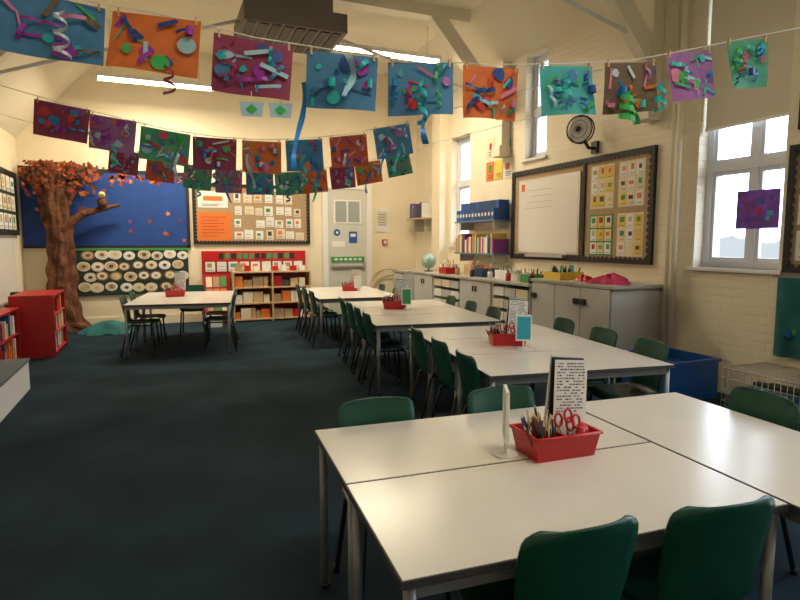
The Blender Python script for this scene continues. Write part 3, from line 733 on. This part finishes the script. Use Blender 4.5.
for q in (-.02,.12):
    c=P[2]+d*q+n*.01+Z(-.30);m.face([c+d*-.06,c+d*.06,c+d*.05+Z(-.07),c-d*.05+Z(-.07)],RIB[7]);m.face([c+n*.003+Z(-.01),c+d*.03+n*.003+Z(-.035),c+n*.003+Z(-.06),c-d*.03+n*.003+Z(-.035)],RIB[2])
    m.tube([c,c+Z(.05)],.002,M_paper,4)
m.obj('bunting_garland')
m,P,d,n=garland(5.46,[-.705,-.324,.088,.48,.873,1.235,1.626,2.02],[2.54,2.45,2.36,2.31,2.295,2.32,2.37,2.47],[PMa,PP,PG,PMa,PO,PB,PR,PB],[.42,.4,.4,.37,.34,.33,.34,.34],.28,-.208,12,[(-1.99,2.9),(4.1,3.1)])
for i,c in ((1,1),(3,6),(5,1),(6,0)): curl(m,P[i]+n*.04+Z(-.2),.2,.03,2.5,RIB[c],.025)
for i,c,q in ((7,0,-.08),(7,1,.05),(2,4,.1),(5,0,.1),(4,7,-.1)): streamer(m,P[i]+n*.05+d*q+Z(-.12),.3,.03,RIB[c],d,i)
m.obj('bunting_garland')
m,P,d,n=garland(7.55,[-.34,.055,.467,.813,1.172,1.51,1.82,2.17,2.49,2.87],[2.48,2.40,2.32,2.28,2.26,2.27,2.30,2.36,2.42,2.53],[PMa,PR,PG,PP,PB,PG,PO,PMa,PO,PG],.33,.28,-.208,13,[(-1.99,2.95),(4.79,3.1)])
for i,c in ((2,1),(5,0)): curl(m,P[i]+n*.04+Z(-.2),.16,.03,2.5,RIB[c],.025)
for i,c in ((3,0),(6,1),(8,0)): streamer(m,P[i]+n*.05+Z(-.12),.28,.03,RIB[c],d,i)
m.obj('bunting_garland')
# ---------------- ceiling unit & lights ----------------
m=MB();M_duct=mat('duct_bronze',(.16,.14,.12),.5)
m.box((.98,6.9,3.92),(2.2,7.85,4.14),M_duct);m.box((1.15,7.0,4.14),(2.05,7.75,4.44),M_duct)
for i in range(8): m.box((1.02+i*.145,6.95,3.908),(1.12+i*.145,7.8,3.92),M_black)
m.obj('ceiling_air_unit')
def strip(x0,x1,y,z,power):
    m=MB();m.box((x0,y-.06,z),(x1,y+.06,z+.06),M_white)
    m.tube([(x0+.03,y-.03,z-.02),(x1-.03,y-.03,z-.02)],.02,M_tube,10);m.tube([(x0+.03,y+.03,z-.02),(x1-.03,y+.03,z-.02)],.02,M_tube,10)
    for x in (x0,x1-.03): m.box((x,y-.06,z-.045),(x+.03,y+.06,z),M_white)
    for x in (x0+.2,x1-.2): m.tube([(x,y,z+.06),(x,y,ZC-.01)],.008,M_white,6)
    m.obj('fluorescent_light')
    l=bpy.data.lights.new('tube_lamp','AREA');l.shape='RECTANGLE';l.size=x1-x0-.1;l.size_y=.1;l.energy=power;l.color=(1,.84,.60)
    o=bpy.data.objects.new('tube_lamp',l);C.collection.objects.link(o);o.location=((x0+x1)/2,y,z-.06)
strip(-.75,.85,9.4,3.74,85);strip(2.1,4.0,8.0,4.12,90);strip(.4,2.2,.6,4.2,55)
# ---------------- daylight ----------------
W=bpy.data.worlds.new('World');C.world=W;W.use_nodes=True
nt=W.node_tree;bg=nt.nodes['Background'];bg.inputs[1].default_value=7.8
tc=nt.nodes.new('ShaderNodeTexCoord');sp=nt.nodes.new('ShaderNodeSeparateXYZ');nt.links.new(tc.outputs['Generated'],sp.inputs[0])
nz=nt.nodes.new('ShaderNodeTexNoise');nz.inputs['Scale'].default_value=9;nz.inputs['Detail'].default_value=6;nt.links.new(tc.outputs['Generated'],nz.inputs['Vector'])
ma=nt.nodes.new('ShaderNodeMath');ma.operation='MULTIPLY_ADD';ma.inputs[1].default_value=-.16;nt.links.new(nz.outputs['Fac'],ma.inputs[0]);nt.links.new(sp.outputs['Z'],ma.inputs[2])
rp=nt.nodes.new('ShaderNodeValToRGB');e=rp.color_ramp.elements
e[0].position=0;e[0].color=(.075,.085,.09,1);e[1].position=1;e[1].color=(.74,.85,1,1)
mp=nt.nodes.new('ShaderNodeMapRange');mp.inputs['From Min'].default_value=-.06;mp.inputs['From Max'].default_value=-.02
nt.links.new(ma.outputs[0],mp.inputs['Value']);nt.links.new(mp.outputs[0],rp.inputs[0]);nt.links.new(rp.outputs[0],bg.inputs[0])
for y0,y1,z0,z1 in WIN:
    l=bpy.data.lights.new('window_portal','AREA');l.shape='RECTANGLE';l.size=z1-z0;l.size_y=y1-y0;l.cycles.is_portal=True
    o=bpy.data.objects.new('window_portal',l);C.collection.objects.link(o);o.location=(XR+.3,(y0+y1)/2,(z0+z1)/2);o.rotation_euler=(0,pi/2,0)
C.view_settings.view_transform='Standard'
C.view_settings.exposure=.2
# ---------------- camera ----------------
cam=bpy.data.cameras.new('camera');co=bpy.data.objects.new('camera',cam);C.collection.objects.link(co);C.camera=co
cam.sensor_width=36;cam.lens=25.65;cam.clip_start=.05
co.location=(0,0,1.4);co.rotation_euler=(math.radians(90-5.81),0,math.radians(-22.73))
